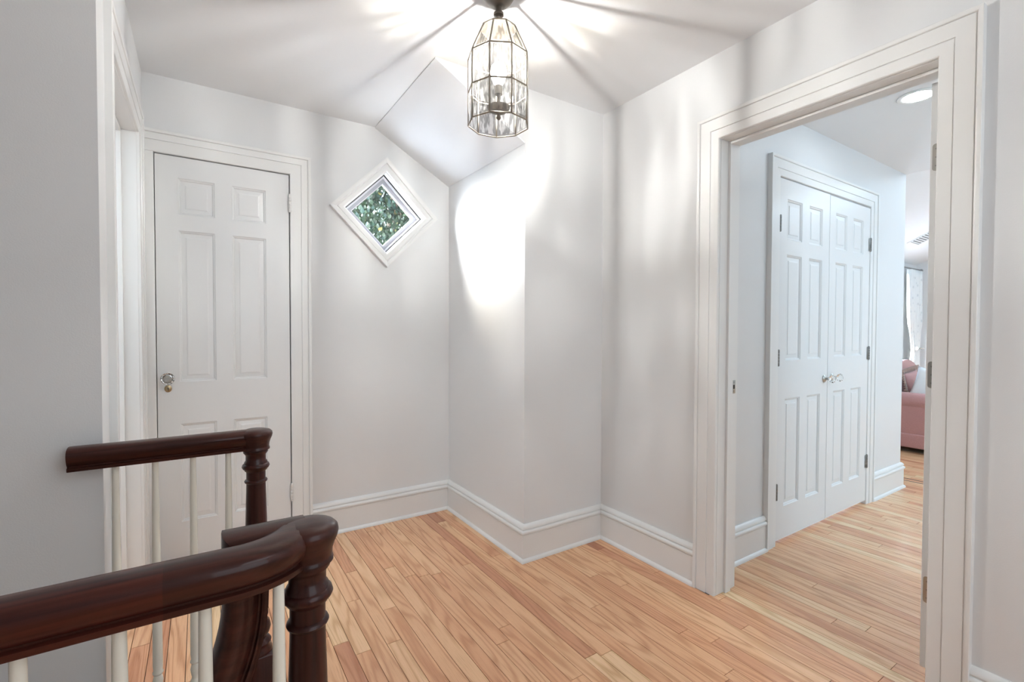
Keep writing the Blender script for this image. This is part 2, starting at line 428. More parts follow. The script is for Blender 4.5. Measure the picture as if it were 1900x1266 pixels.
# beyond the doorway
bm = bmesh.new()
prism(bm, rect(XD + WT, XE_END, -0.02, 3.1), [rect(CL0, CL1, -0.01, CLZ)], XZ(YE), 0, 0.1)
wall('wall_closet', bm)
bm = bmesh.new(); bbox(bm, XD + WT, XE_END - 0.1, YC + 0.02, YC + 0.1, -0.02, ZE + 0.1); wall('wall_closet_back', bm)
bm = bmesh.new(); bbox(bm, XE_END - 0.1, XE_END, YE + 0.1, YW + 0.12, -0.02, 3.1); wall('wall_bedroom_side', bm)
BW0, BW1, BZ0, BZ1 = 6.05, 7.22, 0.80, 1.88
bm = bmesh.new()
prism(bm, rect(XE_END, XF + 0.12, -0.02, 2.3), [rect(BW0, BW1, BZ0, BZ1)], XZ(YW), 0, 0.12)
wall('wall_bedroom_window', bm)
bm = bmesh.new(); bbox(bm, XF, XF + 0.12, -1.5, YW, -0.02, 3.2); wall('wall_bedroom_end', bm)
bm = bmesh.new(); bbox(bm, XD + WT, XF + 0.12, -1.62, -1.5, -0.02, 3.2); wall('wall_bedroom_right', bm)
bm = bmesh.new(); bbox(bm, XD + WT, XE_END, -1.5, YE, ZE, ZE + 0.08); struct(from_bm('ceiling_closet_hall', bm, M['ceil']))
bm = bmesh.new(); bbox(bm, XE_END - 0.08, XE_END, -1.5, YE, ZE + 0.08, 3.2); wall('wall_bedroom_header', bm)
bm = bmesh.new()                                        # bedroom roof slope and flat
SLZ = lambda y: 2.042 + 0.5 * (YW - y)
prism(bm, [(YW + 0.12, SLZ(YW + 0.12)), (0.3, SLZ(0.3)), (-1.5, SLZ(0.3)), (-1.5, SLZ(0.3) + 0.1), (0.3, SLZ(0.3) + 0.1), (YW + 0.12, SLZ(YW + 0.12) + 0.1)], [], lambda s, t, d: (d, s, t), XE_END - 0.1, XF + 0.12)
struct(from_bm('ceiling_bedroom', bm, M['ceil']))

# ------------------------------------------------------------------ floor of oak strips
floor = struct(empty('floor'))
sub = bmesh.new()
for b in ((HOLE_X, XD, -1.5, YA), (-2.4, HOLE_X, -1.5, HOLE_Y0), (-2.4, HOLE_X, HOLE_Y1, YA), (XD, XE_END, -1.5, YC + 0.02), (XE_END, XF, -1.5, YW)):
    bbox(sub, b[0], b[1], b[2], b[3], -0.12, -0.008)
from_bm('subfloor', sub, M['dark'], floor)
PW = 0.0572
rects = []
def fill_column(x0, x1, y0, y1, out):
    y = y0 - rnd.uniform(0.0, 1.3)
    while y < y1:
        ln = rnd.choice((0.55, 0.8, 1.1, 1.4, 1.7, 2.1)) * rnd.uniform(0.85, 1.15)
        a, b = max(y, y0), min(y + ln, y1)
        if b - a > 0.02: out.append((x0, x1, a, b))
        y += ln
x = -2.4
while x < XF:
    x1 = min(x + PW, XF)
    xc = (x + x1) / 2
    if xc < XL - WT:
        spans = [(-1.5, HOLE_Y0), (YG + 0.12, YA)]
    elif xc < HOLE_X:
        spans = [(-1.5, HOLE_Y0), (HOLE_Y1, YA)]
    elif xc < XB: spans = [(-1.5, YA)]
    elif xc < XD: spans = [(-1.5, YC)]
    elif xc < XD + WT: spans = [(DW0 - 0.02, DW1 + 0.02)]
    elif xc < XE_END - 0.1: spans = [(-1.5, YC)]
    else: spans = [(-1.5, YW)]
    for a, b in spans: fill_column(x, x1, a, b, rects)
    x += PW
def view_size(rc):
    x0, x1, y0, y1 = rc
    best = 0; n = 0
    for k in range(9):
        p = Vector(((x0 + x1) / 2, y0 + (y1 - y0) * k / 8, 0)) - Vector((0, 0, 1.1802))
        d = p.dot(_f2)
        if d < 0.2: continue
        u = 950 + 880.4 * p.dot(_r3) / d; v = 633 - 880.4 * p.dot(_u3) / d
        if 180 < u < 1900 and 0 < v < 1290: n += 1; best += (1 / d) ** 2
    if n == 0: return 0
    if x0 < HOLE_X and y1 < HOLE_Y1: return 0
    if x0 > XD + WT and (y0 > YE and x0 < XE_END - 0.1): return 0
    return best * (y1 - y0)
def add_plank(bm, lay, rc, tone):
    g = 0.0010
    x0, x1, y0, y1 = rc
    v, fs = bbox(bm, x0 + g, x1 - g, y0 + g, y1 - g, -0.0085, 0.0)
    for f in fs:
        for lp in f.loops: lp[lay] = tone
    # eased top edges
rects.sort(key=view_size, reverse=True)
def tone_for(rc):
    t = rnd.random()
    t = 0.22 + 0.50 * t + (rnd.random() - 0.5) * 0.25
    if rnd.random() < 0.07: t -= 0.22
    if rnd.random() < 0.12: t += 0.22
    if rc[0] > XD: t += 0.12
    return (rnd.random(), rnd.random(), max(0.02, min(0.98, t)), 1)
rest = bmesh.new(); lay_r = rest.loops.layers.float_color.new('tone')
for i, rc in enumerate(rects):
    if i < 290 and view_size(rc) > 0:
        bm = bmesh.new(); lay = bm.loops.layers.float_color.new('tone')
        add_plank(bm, lay, rc, tone_for(rc)); from_bm('plank', bm, M['oak'], floor)
    else:
        add_plank(rest, lay_r, rc, tone_for(rc))
o = from_bm('planks_beyond', rest, M['oak'], floor); o['kind'] = 'stuff'
# dark inlay lines at the bedroom threshold
for xx in (4.675, 4.742):
    box('inlay_strip', (xx - 0.006, xx + 0.006, -1.2, YW - 0.05, -0.002, 0.0012), M['dark'], floor)

# ------------------------------------------------------------------ baseboards
BP = [(0.0, 0.0), (0.029, 0.0), (0.029, 0.006), (0.026, 0.013), (0.0205, 0.0175), (0.0175, 0.019), (0.0175, 0.136), (0.0155, 0.138), (0.0155, 0.1405),
      (0.0225, 0.1425), (0.0245, 0.148), (0.0235, 0.155), (0.019, 0.1605), (0.0145, 0.162), (0.0145, 0.1655), (0.0185, 0.168), (0.0175, 0.176), (0.011, 0.185), (0.005, 0.1894), (0.0, 0.1894)]
def baseboard(names, path):
    for nm, bm in zip(names, sweep(path, BP, lambda x, y, b: (x, y, b), split=True)):
        struct(from_bm(nm, bm, M['trim'], auto=R(35)))
baseboard(['baseboard_back', 'baseboard_alcove', 'baseboard_center', 'baseboard_right'], [(DA1 + 0.1045, YA), (XB, YA), (XB, YC), (XD, YC), (XD, DW1 + 0.103)])
baseboard(['baseboard_right_near'], [(XD, DW0 - 0.103), (XD, -1.5)])
baseboard(['baseboard_closet_left'], [(XD + WT, YE), (CL0 - 0.103, YE)])
baseboard(['baseboard_closet_right', 'baseboard_bedroom_side'], [(CL1 + 0.103, YE), (XE_END, YE), (XE_END, YW)])
baseboard(['baseboard_bedroom_window', 'baseboard_bedroom_end'], [(XE_END + 0.03, YW), (XF, YW), (XF, -1.5)])

# ------------------------------------------------------------------ casings
CP = [(0.0, 0.0), (0.0, 0.013), (0.003, 0.016), (0.053, 0.017), (0.0545, 0.0155), (0.056, 0.0155), (0.0575, 0.020), (0.086, 0.021), (0.0875, 0.0185), (0.089, 0.0185), (0.0905, 0.0255), (0.094, 0.0275), (0.103, 0.0275), (0.1045, 0.026), (0.1045, 0.0)]
CP2 = [(0.0, 0.0), (0.0, 0.013), (0.003, 0.016), (0.036, 0.017), (0.0373, 0.0155), (0.0385, 0.0155), (0.040, 0.020), (0.085, 0.021), (0.0865, 0.0185), (0.088, 0.0185), (0.0895, 0.0245), (0.093, 0.0265), (0.1015, 0.0265), (0.103, 0.025), (0.103, 0.0)]
def casing(tr, s0, s1, z1, mp, prof=CP2, prof_left=None):
    """left leg, head, right leg of a door casing; outward is away from the opening"""
    path = [(s1, 0.0), (s1, z1), (s0, z1), (s0, 0.0)]
    bms = sweep(path, prof, mp, split=True)
    for nm, bm in zip(('casing_side', 'casing_head', 'casing_side'), bms):
        from_bm(nm, bm, M['trim'], tr, auto=R(40))
def jamb_set(tr, s0, s1, z1, mp, d0, d1, stop_at, t=0.006):
    """lining boards and door stops inside an opening: mp(s,z,d)"""
    def bx(nm, a0, a1, b0, b1, c0, c1):
        bm = bmesh.new()
        v, _ = bbox(bm, 0, 1, 0, 1, 0, 1)
        for vv in v:
            s_, z_, d_ = (a0, a1)[int(vv.co.x)], (b0, b1)[int(vv.co.y)], (c0, c1)[int(vv.co.z)]
            vv.co = mp(s_, z_, d_)
        bmesh.ops.bevel(bm, geom=list(bm.edges), offset=0.0012, segments=1, affect='EDGES')
        return from_bm(nm, bm, M['trim'], tr)
    bx('jamb', s0, s0 + t, 0, z1, d0, d1); bx('jamb', s1 - t, s1, 0, z1, d0, d1); bx('jamb_head', s0 + t, s1 - t, z1 - t, z1, d0, d1)
    a, b = stop_at
    e = 0.012
    bx('door_stop', s0 + t, s0 + t + e, 0, z1 - t, a, b); bx('door_stop', s1 - t - e, s1 - t, 0, z1 - t, a, b); bx('door_stop_head', s0 + t + e, s1 - t - e, z1 - t - e, z1 - t, a, b)
# door in the back wall
tr = struct(empty('trim_1', (0, 0, 0)))
path = [(DA1, 0.0), (DA1, DAZ), (XL, DAZ)]
for nm, bm in zip(('casing_side', 'casing_head'), sweep(path, CP, lambda s, z, b: (s, YA - b, z), split=True)):
    from_bm(nm, bm, M['trim'], tr, auto=R(40))
box('casing_side', (XL, DA0, YA - 0.017, YA, 0, DAZ), M['trim'], tr, 0.002)
# doorway in the right wall
tr2 = struct(empty('trim_2'))
casing(tr2, DW0, DW1, DWZ, lambda s, z, b: (XD - b, s, z))
jamb_set(tr2, DW0 - 0.004, DW1 + 0.004, DWZ + 0.004, lambda s, z, d: (XD + d, s, z), -0.001, WT + 0.002, (0.052, 0.09))
sp = empty('strike_plate', (XD + 0.113, DW1 - 0.003, 0.928), 0, tr2)
sp.rotation_euler = (0, 0, 0)
box('plate', (-0.014, 0.012, -0.0015, 0.0015, -0.03, 0.03), M['nickel'], sp, 0.0007, 1)
for dz in (-0.02, 0.02):
    bm = bmesh.new(); lathe(bm, [(0.0, -0.0022), (0.0028, -0.0022), (0.0032, -0.0014)], 10, 0, dz, 'y'); from_bm('screw', bm, M['steel'], sp)
box('latch_hole', (-0.006, 0.006, -0.0019, 0.0, -0.009, 0.009), M['dark'], sp)
tr2b = struct(empty('trim_5'))
casing(tr2b, DW0, DW1, DWZ, lambda s, z, b: (XD + WT + b, s, z), prof=[(0, 0), (0, 0.014), (0.004, 0.016), (0.055, 0.017), (0.057, 0.02), (0.1, 0.022), (0.1, 0)])
# closet
tr3 = struct(empty('trim_3'))
casing(tr3, CL0, CL1, CLZ, lambda s, z, b: (s, YE - b, z))
jamb_set(tr3, CL0 - 0.004, CL1 + 0.004, CLZ + 0.004, lambda s, z, d: (s, YE + d, z), -0.001, 0.1, (0.045, 0.075))
# doorway in the left wall
tr4 = struct(empty('trim_4'))
casing(tr4, LD0, LD1, LDZ, lambda s, z, b: (XL + b * 0.75, s, z))
jamb_set(tr4, LD0 - 0.004, LD1 + 0.004, LDZ + 0.004, lambda s, z, d: (XL - d, s, z), -0.001, WT + 0.002, (0.05, 0.085))

# ------------------------------------------------------------------ six-panel doors
def door_leaf(root, w, h, panels, th=0.035):
    """front face at y=0 looking to -y, hinge side free; panels: list of (x0,x1,z0,z1)"""
    bm = bmesh.new()
    mp = lambda s, t, d: (s, d, t)
    prism(bm, rect(0, w, 0, h), [rect(*p) for p in panels], mp, 0.0, th)
    leaf = from_bm('leaf', bm, M['door'], root)
    bev = leaf.modifiers.new('b', 'BEVEL'); bev.width = 0.0012; bev.segments = 1; bev.limit_method = 'ANGLE'
    for (x0, x1, z0, z1) in panels:
        bm = bmesh.new()
        rings = [(0.0, 0.0005), (0.0035, 0.004), (0.0065, 0.0045), (0.0095, 0.0095), (0.011, 0.0105), (0.030, 0.0085), (0.031, 0.0065), (0.036, 0.0055)]
        rows = []
        for ins, d in rings:
            rows.append([bm.verts.new((a, d, b)) for a, b in rect(x0 + ins, x1 - ins, z0 + ins, z1 - ins)])
        for a, b in zip(rows, rows[1:]):
            for k in range(4):
                j = (k + 1) % 4
                bm.faces.new((a[k], a[j], b[j], b[k]))
        bm.faces.new(rows[-1])
        bk = [bm.verts.new((a, th - 0.006, b)) for a, b in rect(x0, x1, z0, z1)]
        bm.faces.new(list(reversed(bk)))
        for k in range(4):
            j = (k + 1) % 4
            bm.faces.new((rows[0][k], bk[k], bk[j], rows[0][j]))
        from_bm('panel', bm, M['door'], root)
    return leaf
def glass_knob(root, x, z, big=1.0):
    k = empty('knob', (x, 0, z), 0, root)
    bm = bmesh.new(); lathe(bm, [(0.0, 0.0), (0.021, 0.0), (0.023, -0.003), (0.019, -0.007), (0.011, -0.010), (0.0085, -0.014), (0.0085, -0.028), (0.012, -0.031), (0.0, -0.031)], 28, ax='y')
    from_bm('rose', bm, M['nickel'], k, auto=R(40))
    bm = bmesh.new()
    lathe(bm, [(0.0, -0.030), (0.013, -0.030), (0.022 * big, -0.036), (0.0285 * big, -0.045), (0.0285 * big, -0.050), (0.022 * big, -0.057), (0.012 * big, -0.0600), (0.010 * big, -0.0585), (0.0, -0.0585)], 12, ax='y')
    from_bm('knob_glass', bm, M['crystal'], k)
    return k
def butt_hinge(root, x, y, z, mat, h=0.09, r=0.0055, leaf=0.0):
    g = empty('hinge', (x, y, z), 0, root)
    n = 5
    for i in range(n):
        bm = bmesh.new(); a, b = -h / 2 + h * i / n + 0.0006, -h / 2 + h * (i + 1) / n - 0.0006
        lathe(bm, [(0.0, a), (r * .93, a), (r, a + .0007), (r, b - .0007), (r * .93, b), (0.0, b)], 14); from_bm('knuckle', bm, mat, g, auto=R(40))
    for s in (-1, 1):
        bm = bmesh.new(); lathe(bm, [(0.0, s * h / 2), (r * .8, s * h / 2), (r * .85, s * (h / 2 + .003)), (0.0, s * (h / 2 + .0045))], 12); from_bm('pin_cap', bm, mat, g, auto=R(40))
    if leaf:
        box('hinge_leaf', (-leaf, 0, -0.0005, 0.002, -h / 2, h / 2), mat, g, 0.0005, 1)
    return g
# door 1: back wall
d1 = struct(empty('door_1', (DA0 + 0.003, YA - 0.006, 0.012)))
ZOFF = 0.012
cols = [(-0.0865 - DA0 - 0.003, 0.0655 - DA0 - 0.003), (0.1425 - DA0 - 0.003, 0.2965 - DA0 - 0.003)]
rowsz = [(1.748 - ZOFF, 1.922 - ZOFF), (0.924 - ZOFF, 1.667 - ZOFF), (0.228 - ZOFF, 0.714 - ZOFF)]
door_leaf(d1, DA1 - DA0 - 0.0075, DAZ - ZOFF - 0.004, [(a, b, c, d) for c, d in rowsz for a, b in cols])
glass_knob(d1, -0.134 - DA0 - 0.003, 0.945 - ZOFF)
esc = empty('keyhole_plate', (-0.1345 - DA0 - 0.003, 0, 0.893 - ZOFF), 0, d1)
bm = bmesh.new(); lathe(bm, [(0.0, -0.001), (0.0165, -0.001), (0.0175, -0.002), (0.0150, -0.0040), (0.0, -0.0046)], 28, ax='y')
for v in bm.verts: v.co.x *= 0.86
from_bm('escutcheon', bm, M['brass'], esc, auto=R(60))
bm = bmesh.new(); lathe(bm, [(0.0, -0.0049), (0.0031, -0.0049), (0.0031, -0.003)], 14, 0, 0.003, 'y'); from_bm('keyhole', bm, M['black'], esc)
box('keyhole_slot', (-0.0014, 0.0014, -0.0049, -0.003, -0.0085, 0.003), M['black'], esc)
for z in (1.872, 0.287):
    butt_hinge(d1, DA1 - DA0 - 0.005, -0.0125, z - ZOFF, M['white_metal'], 0.092, 0.0068)
# doors 2 and 3: closet pair
half = (CL1 - CL0) / 2
for k in range(2):
    d = struct(empty('door_2' if k == 0 else 'door_3', (CL0 + 0.003 + k * half, YE - 0.011, 0.022 if k == 0 else 0.026)))
    lw = half - 0.0045
    if k == 0: cols = [(0.082, 0.245), (0.330, 0.487)]
    else: cols = [(0.078, 0.232), (0.322, 0.472)]
    rowsz = [(1.690 - .022, 1.910 - .022), (1.020 - .022, 1.605 - .022), (0.205 - .022, 0.805 - .022)]
    door_leaf(d, lw, CLZ - 0.026 - (0.003 if k == 0 else 0.010), [(a, b, c, e) for c, e in rowsz for a, b in cols])
    glass_knob(d, (3.170 if k == 0 else 3.268) - d.location.x, 0.895 - 0.022, 0.85)
    for z in (1.768, 1.036, 0.297):
        if k == 0: butt_hinge(d, 0.0, -0.004, z - 0.022, M['steel'], 0.085, 0.0065)
        else: butt_hinge(d, lw + 0.002, -0.004, z - 0.026, M['steel'], 0.085, 0.0065, leaf=0.022)
# door 4: open leaf on the right of the doorway, swung into the closet hall
d4 = struct(empty('door_4', (XD + WT + 0.010, DW0 + 0.0225, 0.035), R(0.6)))
cols = [(0.10, 0.31), (0.40, 0.61)]
door_leaf(d4, 0.712, 1.975, [(a, b, c, e) for c, e in rowsz for a, b in cols])
for z in (1.762, 1.036, 0.305):
    g = empty('hinge', (-0.0006, 0.0175, z - 0.035), 0, d4)
    bm = bmesh.new()
    pl = [(-0.0175, -0.045), (-0.0175, 0.045), (0.003, 0.045)] + [(0.003 + 0.009 * math.sin(a), 0.036 + 0.009 * math.cos(a)) for a in (0.4, 0.8, 1.2, 1.57)] + [(0.003 + 0.009 * math.sin(a), -0.036 + 0.009 * math.cos(a)) for a in (1.57, 2.0, 2.5, 3.14)]
    prism(bm, pl, [], lambda s, t, dd: (dd, s, t), -0.0008, 0.001)
    from_bm('hinge_leaf', bm, M['nickel'], g)
    for dz in (-0.028, 0.0, 0.028):
        bm = bmesh.new(); lathe(bm, [(0.0, -0.0014), (0.0028, -0.0014), (0.0028, -0.0006)], 10, 0.002, dz, 'x'); from_bm('screw', bm, M['steel'], g)

# ------------------------------------------------------------------ diamond window
win = struct(empty('window_1', (WX, YA, WZ)))
dl = lambda h: [(-h, 0.0), (0.0, -h), (h, 0.0), (0.0, h)]      # counter-clockwise: right-hand normal points outward
WP = [(0.0, 0.0), (0.0, 0.012), (0.003, 0.015), (0.026, 0.016), (0.029, 0.013), (0.032, 0.013), (0.036, 0.019), (0.045, 0.020), (0.052, 0.024), (0.058, 0.024), (0.058, 0.0)]
for bm in sweep(dl(0.250), WP, lambda s, t, b: (s, -b, t), closed=True, split=True):
    from_bm('casing', bm, M['trim'], win, auto=R(40))
def dring(name, h0, h1, y0, y1, mat):
    bm = bmesh.new(); prism(bm, dl(h1), [dl(h0)], lambda s, t, d: (s, d, t), y0, y1); return from_bm(name, bm, mat, win)
dring('jamb_liner', 0.243, 0.252, -0.002, 0.040, M['trim'])
dring('shadow_gap', 0.236, 0.2525, 0.040, 0.0455, M['black'])  # black ring drawn for the shadow gap between liner and frame
dring('frame', 0.222, 0.252, 0.0455, 0.098, M['vinyl_white'])
dring('sash', 0.196, 0.224, 0.062, 0.090, M['vinyl'])
dring('glazing_bead', 0.189, 0.198, 0.066, 0.084, M['vinyl_white'])
bm = bmesh.new(); prism(bm, dl(0.196), [], lambda s, t, d: (s, d, t), 0.074, 0.078); from_bm('glass', bm, M['window_glass'], win)

# ------------------------------------------------------------------ lantern
LX, LY = 0.896, 1.457
lan = tag(empty('pendant_lantern', (LX, LY, ZC)), 'clear glass lantern with dark metal bars and glowing bulbs under the landing ceiling', 'pendant lamp')
ZR = [2.250 - ZC, 2.147 - ZC, 2.031 - ZC, 1.914 - ZC]; RR = [0.0625, 0.1085, 0.1085, 0.1085]
NS = 9
toward = math.atan2(-LY, -LX)
ang0 = toward + math.pi / NS + R(4)
ring = lambda i, r, z: Vector((r * math.cos(ang0 + 2 * math.pi * i / NS), r * math.sin(ang0 + 2 * math.pi * i / NS), z))
bm = bmesh.new()
lathe(bm, [(0.0, 0.0), (0.056, 0.0), (0.060, -0.004), (0.060, -0.020), (0.057, -0.034), (0.048, -0.049), (0.034, -0.062), (0.024, -0.068), (0.020, -0.072), (0.0, -0.072)], 40)
from_bm('canopy', bm, M['bronze'], lan, auto=R(50))
bm = bmesh.new()
lathe(bm, [(0.0, -0.070), (0.011, -0.070), (0.011, -0.088), (0.018, -0.094), (0.018, -0.102), (0.009, -0.108), (0.009, -0.135), (0.017, -0.138), (0.017, -0.144), (0.055, -0.147), (0.060, -0.1515), (0.0, -0.1515)], 28)
from_bm('stem', bm, M['bronze'], lan, auto=R(50))
def bar(p, q, r=0.0032):
    bm = bmesh.new(); tube(bm, [p, q], r, 6); return from_bm('came', bm, M['came'], lan, smooth=True)
for k in range(4):
    for i in range(NS):
        bar(ring(i, RR[k], ZR[k]), ring(i + 1, RR[k], ZR[k]), 0.0028 if k != 2 else 0.0026)
for k in range(3):
    for i in range(NS):
        bar(ring(i, RR[k], ZR[k]), ring(i, RR[k + 1], ZR[k + 1]), 0.0032)
for k in range(3):
    for i in range(NS):
        c = [ring(i, RR[k], ZR[k]), ring(i + 1, RR[k], ZR[k]), ring(i + 1, RR[k + 1], ZR[k + 1]), ring(i, RR[k + 1], ZR[k + 1])]
        ctr = sum(c, Vector()) / 4
        nrm = (c[1] - c[0]).cross(c[3] - c[0]).normalized()
        if nrm.dot(Vector((ctr.x, ctr.y, 0))) < 0: nrm = -nrm
        w = 0.0095
        inn = []
        for j in range(4):
            a = (c[(j + 1) % 4] - c[j]).normalized(); b = (c[j - 1] - c[j]).normalized()
            s = math.sqrt(max(1e-6, 1 - a.dot(b) ** 2))
            inn.append(c[j] + (a + b) * w / s + nrm * 0.002)
        bm = bmesh.new(); vi = [bm.verts.new(p) for p in inn]; bm.faces.new(vi)
        pane = from_bm('glass_pane', bm, M['pane'] if k else M['pane_top'], lan)
        bm = bmesh.new(); vo = [bm.verts.new(p) for p in c]; vi = [bm.verts.new(p) for p in inn]
        for j in range(4):
            g = (j + 1) % 4; bm.faces.new((vo[j], vo[g], vi[g], vi[j]))
        from_bm('bevelled_edge', bm, M['bevel'], pane)
bm = bmesh.new()
lathe(bm, [(0.0, 1.982 - ZC), (0.030, 1.982 - ZC), (0.041, 1.978 - ZC), (0.040, 1.972 - ZC), (0.030, 1.962 - ZC), (0.016, 1.955 - ZC), (0.007, 1.952 - ZC), (0.006, 1.947 - ZC), (0.0085, 1.943 - ZC), (0.0085, 1.938 - ZC), (0.005, 1.933 - ZC), (0.0, 1.932 - ZC)], 32)
from_bm('socket_dish', bm, M['bronze'], lan, auto=R(50))
bm = bmesh.new(); lathe(bm, [(0.0, 1.98 - ZC), (0.005, 1.98 - ZC), (0.005, 2.024 - ZC), (0.0, 2.024 - ZC)], 12); from_bm('centre_rod', bm, M['bronze'], lan, smooth=True)
bm = bmesh.new(); lathe(bm, [(0.0, 2.022 - ZC), (0.014, 2.022 - ZC), (0.014, 2.052 - ZC), (0.0, 2.052 - ZC)], 18)
cdl = from_bm('bulb_socket', bm, M['bronze'], lan, auto=R(50))
bm = bmesh.new(); lathe(bm, [(0.0, 2.052 - ZC), (0.013, 2.054 - ZC), (0.022, 2.072 - ZC), (0.0285, 2.092 - ZC), (0.029, 2.104 - ZC), (0.025, 2.120 - ZC), (0.014, 2.131 - ZC), (0.0, 2.134 - ZC)], 24)
from_bm('bulb', bm, M['bulb'], cdl, smooth=True)
bm = bmesh.new(); lathe(bm, [(0.0, 2.085 - ZC), (0.0036, 2.087 - ZC), (0.0036, 2.111 - ZC), (0.0, 2.113 - ZC)], 12)
from_bm('filament', bm, M['filament'], cdl, smooth=True)

# ------------------------------------------------------------------ stair balustrades
RP = [(-0.024, 0.0), (0.024, 0.0), (0.0255, 0.002), (0.0255, 0.0085), (0.0195, 0.0105), (0.0195, 0.0130), (0.0245, 0.017), (0.029, 0.025), (0.0325, 0.034), (0.0335, 0.041), (0.0315, 0.0485), (0.026, 0.0545), (0.016, 0.0585), (0.0, 0.060),
      (-0.016, 0.0585), (-0.026, 0.0545), (-0.0315, 0.0485), (-0.0335, 0.041), (-0.0325, 0.034), (-0.029, 0.025), (-0.0245, 0.017), (-0.0195, 0.0130), (-0.0195, 0.0105), (-0.0255, 0.0085), (-0.0255, 0.002)]
ZR0 = 0.820                                             # underside of the rails
def rail_piece(name, path, mat, parent):
    bm = sweep(path, RP, lambda x, y, b: (x, y, ZR0 + b))
    return from_bm(name, bm, mat, parent, auto=R(38))
POST = [(0.0, 0.195), (0.040, 0.195), (0.0405, 0.204), (0.034, 0.212), (0.0345, 0.219), (0.0385, 0.226), (0.0345, 0.233), (0.026, 0.238), (0.0255, 0.243), (0.033, 0.252), (0.0375, 0.268), (0.034, 0.285), (0.0255, 0.296), (0.026, 0.301), (0.0305, 0.307), (0.0305, 0.313), (0.0255, 0.318),
        (0.0285, 0.335), (0.0315, 0.40), (0.0315, 0.46), (0.0302, 0.55), (0.0283, 0.64), (0.0262, 0.712), (0.0262, 0.7165), (0.0300, 0.719), (0.0315, 0.7225), (0.0300, 0.726), (0.0262, 0.7285), (0.0262, 0.752), (0.0300, 0.7545), (0.0310, 0.758), (0.0350, 0.761), (0.0378, 0.767), (0.0358, 0.7735), (0.0320, 0.776),
        (0.0310, 0.781), (0.0275, 0.786), (0.0275, 0.8015), (0.0305, 0.806), (0.0335, 0.810), (0.0335, 0.8155), (0.0385, 0.8180), (0.0385, 0.822), (0.037, 0.825), (0.037, 0.828), (0.0375, 0.836), (0.0405, 0.846), (0.0445, 0.855), (0.0465, 0.8635), (0.0452, 0.8705), (0.040, 0.8755), (0.028, 0.8790), (0.012, 0.8800), (0.0, 0.8800)]
def newel(parent, x, y):
    n_ = empty('newel_post', (x, y, 0), 0, parent)
    bm = bmesh.new(); lathe(bm, [p for p in POST if p[1] < 0.8175], 40); from_bm('turned_shaft', bm, M['post'], n_, auto=R(45))
    bm = bmesh.new(); lathe(bm, [(0.0, 0.816)] + [p for p in POST if p[1] > 0.8175], 40); from_bm('cap', bm, M['rail'], n_, auto=R(45))
    box('base_block', (-0.042, 0.042, -0.042, 0.042, 0.0, 0.196), M['post'], n_, 0.004)
    return n_
BAL = [(0.0, 0.16), (0.0125, 0.16), (0.0135, 0.166), (0.0105, 0.172), (0.0085, 0.178), (0.0110, 0.190), (0.0125, 0.202), (0.0105, 0.213), (0.0090, 0.218), (0.0125, 0.2225), (0.0128, 0.226), (0.0105, 0.230), (0.0118, 0.245), (0.0115, 0.32), (0.0105, 0.45), (0.0090, 0.65), (0.0074, 0.825), (0.0, 0.825)]
bm = bmesh.new(); lathe(bm, BAL, 20); bmesh.ops.recalc_face_normals(bm, faces=bm.faces)
for e in bm.edges:
    if len(e.link_faces) == 2 and e.calc_face_angle(0) > R(50): e.smooth = False
spindle_me = bpy.data.meshes.new('spindle'); bm.to_mesh(spindle_me); bm.free()
spindle_me.materials.append(M['baluster']); spindle_me.polygons.foreach_set('use_smooth', [True] * len(spindle_me.polygons))
bm = bmesh.new(); bbox(bm, -0.0135, 0.0135, -0.0135, 0.0135, 0.0, 0.161); bmesh.ops.bevel(bm, geom=list(bm.edges), offset=0.0015, segments=1, affect='EDGES')
bblock_me = bpy.data.meshes.new('baluster_block'); bm.to_mesh(bblock_me); bm.free(); bblock_me.materials.append(M['baluster'])
def baluster(parent, x, y):
    b = empty('baluster', (x, y, 0.002), 0, parent)
    link_mesh('spindle', spindle_me, None, b); link_mesh('base_block', bblock_me, None, b)
# far one: along the stair wall
YR1 = 1.628
far = tag(empty('balustrade', (0.137, YR1, 0)), 'dark mahogany handrail on slim cream balusters ending against the stair wall', 'railing')
def sub_parent(o, root):
    o.parent = root; o.matrix_parent_inverse = Matrix.Translation(-root.location)
    return o
fr = rail_piece('handrail', [(-0.285, YR1), (0.12, YR1)], M['rail'], None); sub_parent(fr, far)
n1 = newel(None, 0.137, YR1); sub_parent(n1, far)
for xx in (-0.193, -0.108, -0.0215, 0.065):
    b0 = len(COL.objects)
    baluster(far, xx - 0.137, 0.0)
# near one: with the stair rail dropping away
YR2 = 0.745
near = tag(empty('balustrade', (0.137, 0.793, 0)), 'mahogany railing with a curved end and a goose-neck stair rail at its newel', 'railing')
sub_parent(rail_piece('handrail', [(-2.38, YR2), (-0.042, YR2)], M['rail_red'], None), near)
arc = [(-0.042, YR2), (0.035, YR2)]
for k in range(1, 13):
    a = k / 12 * R(78)
    arc.append((0.035 + 0.085 * math.sin(a), YR2 + 0.066 * (1 - math.cos(a))))
sub_parent(rail_piece('curved_fitting', arc, M['rail'], None), near)
n2 = newel(None, 0.137, 0.793); sub_parent(n2, near)
for k in range(27):
    xx = 0.09 - 0.0885 * k
    baluster(near, xx - 0.137, YR2 - 0.793)
# goose-neck
YG2 = 0.815
gp_ = [(0.137, 0.880), (0.0225, 0.880), (0.0225, 0.790)]
for k in range(1, 15):
    a = k / 14 * R(52)
    gp_.append((0.0225 - 0.30 * (1 - math.cos(a)), 0.790 - 0.30 * math.sin(a)))
dx, dz = gp_[-1][0] - gp_[-2][0], gp_[-1][1] - gp_[-2][1]
ln = math.hypot(dx, dz); gp_.append((gp_[-1][0] + dx / ln * 2.0, gp_[-1][1] + dz / ln * 2.0))
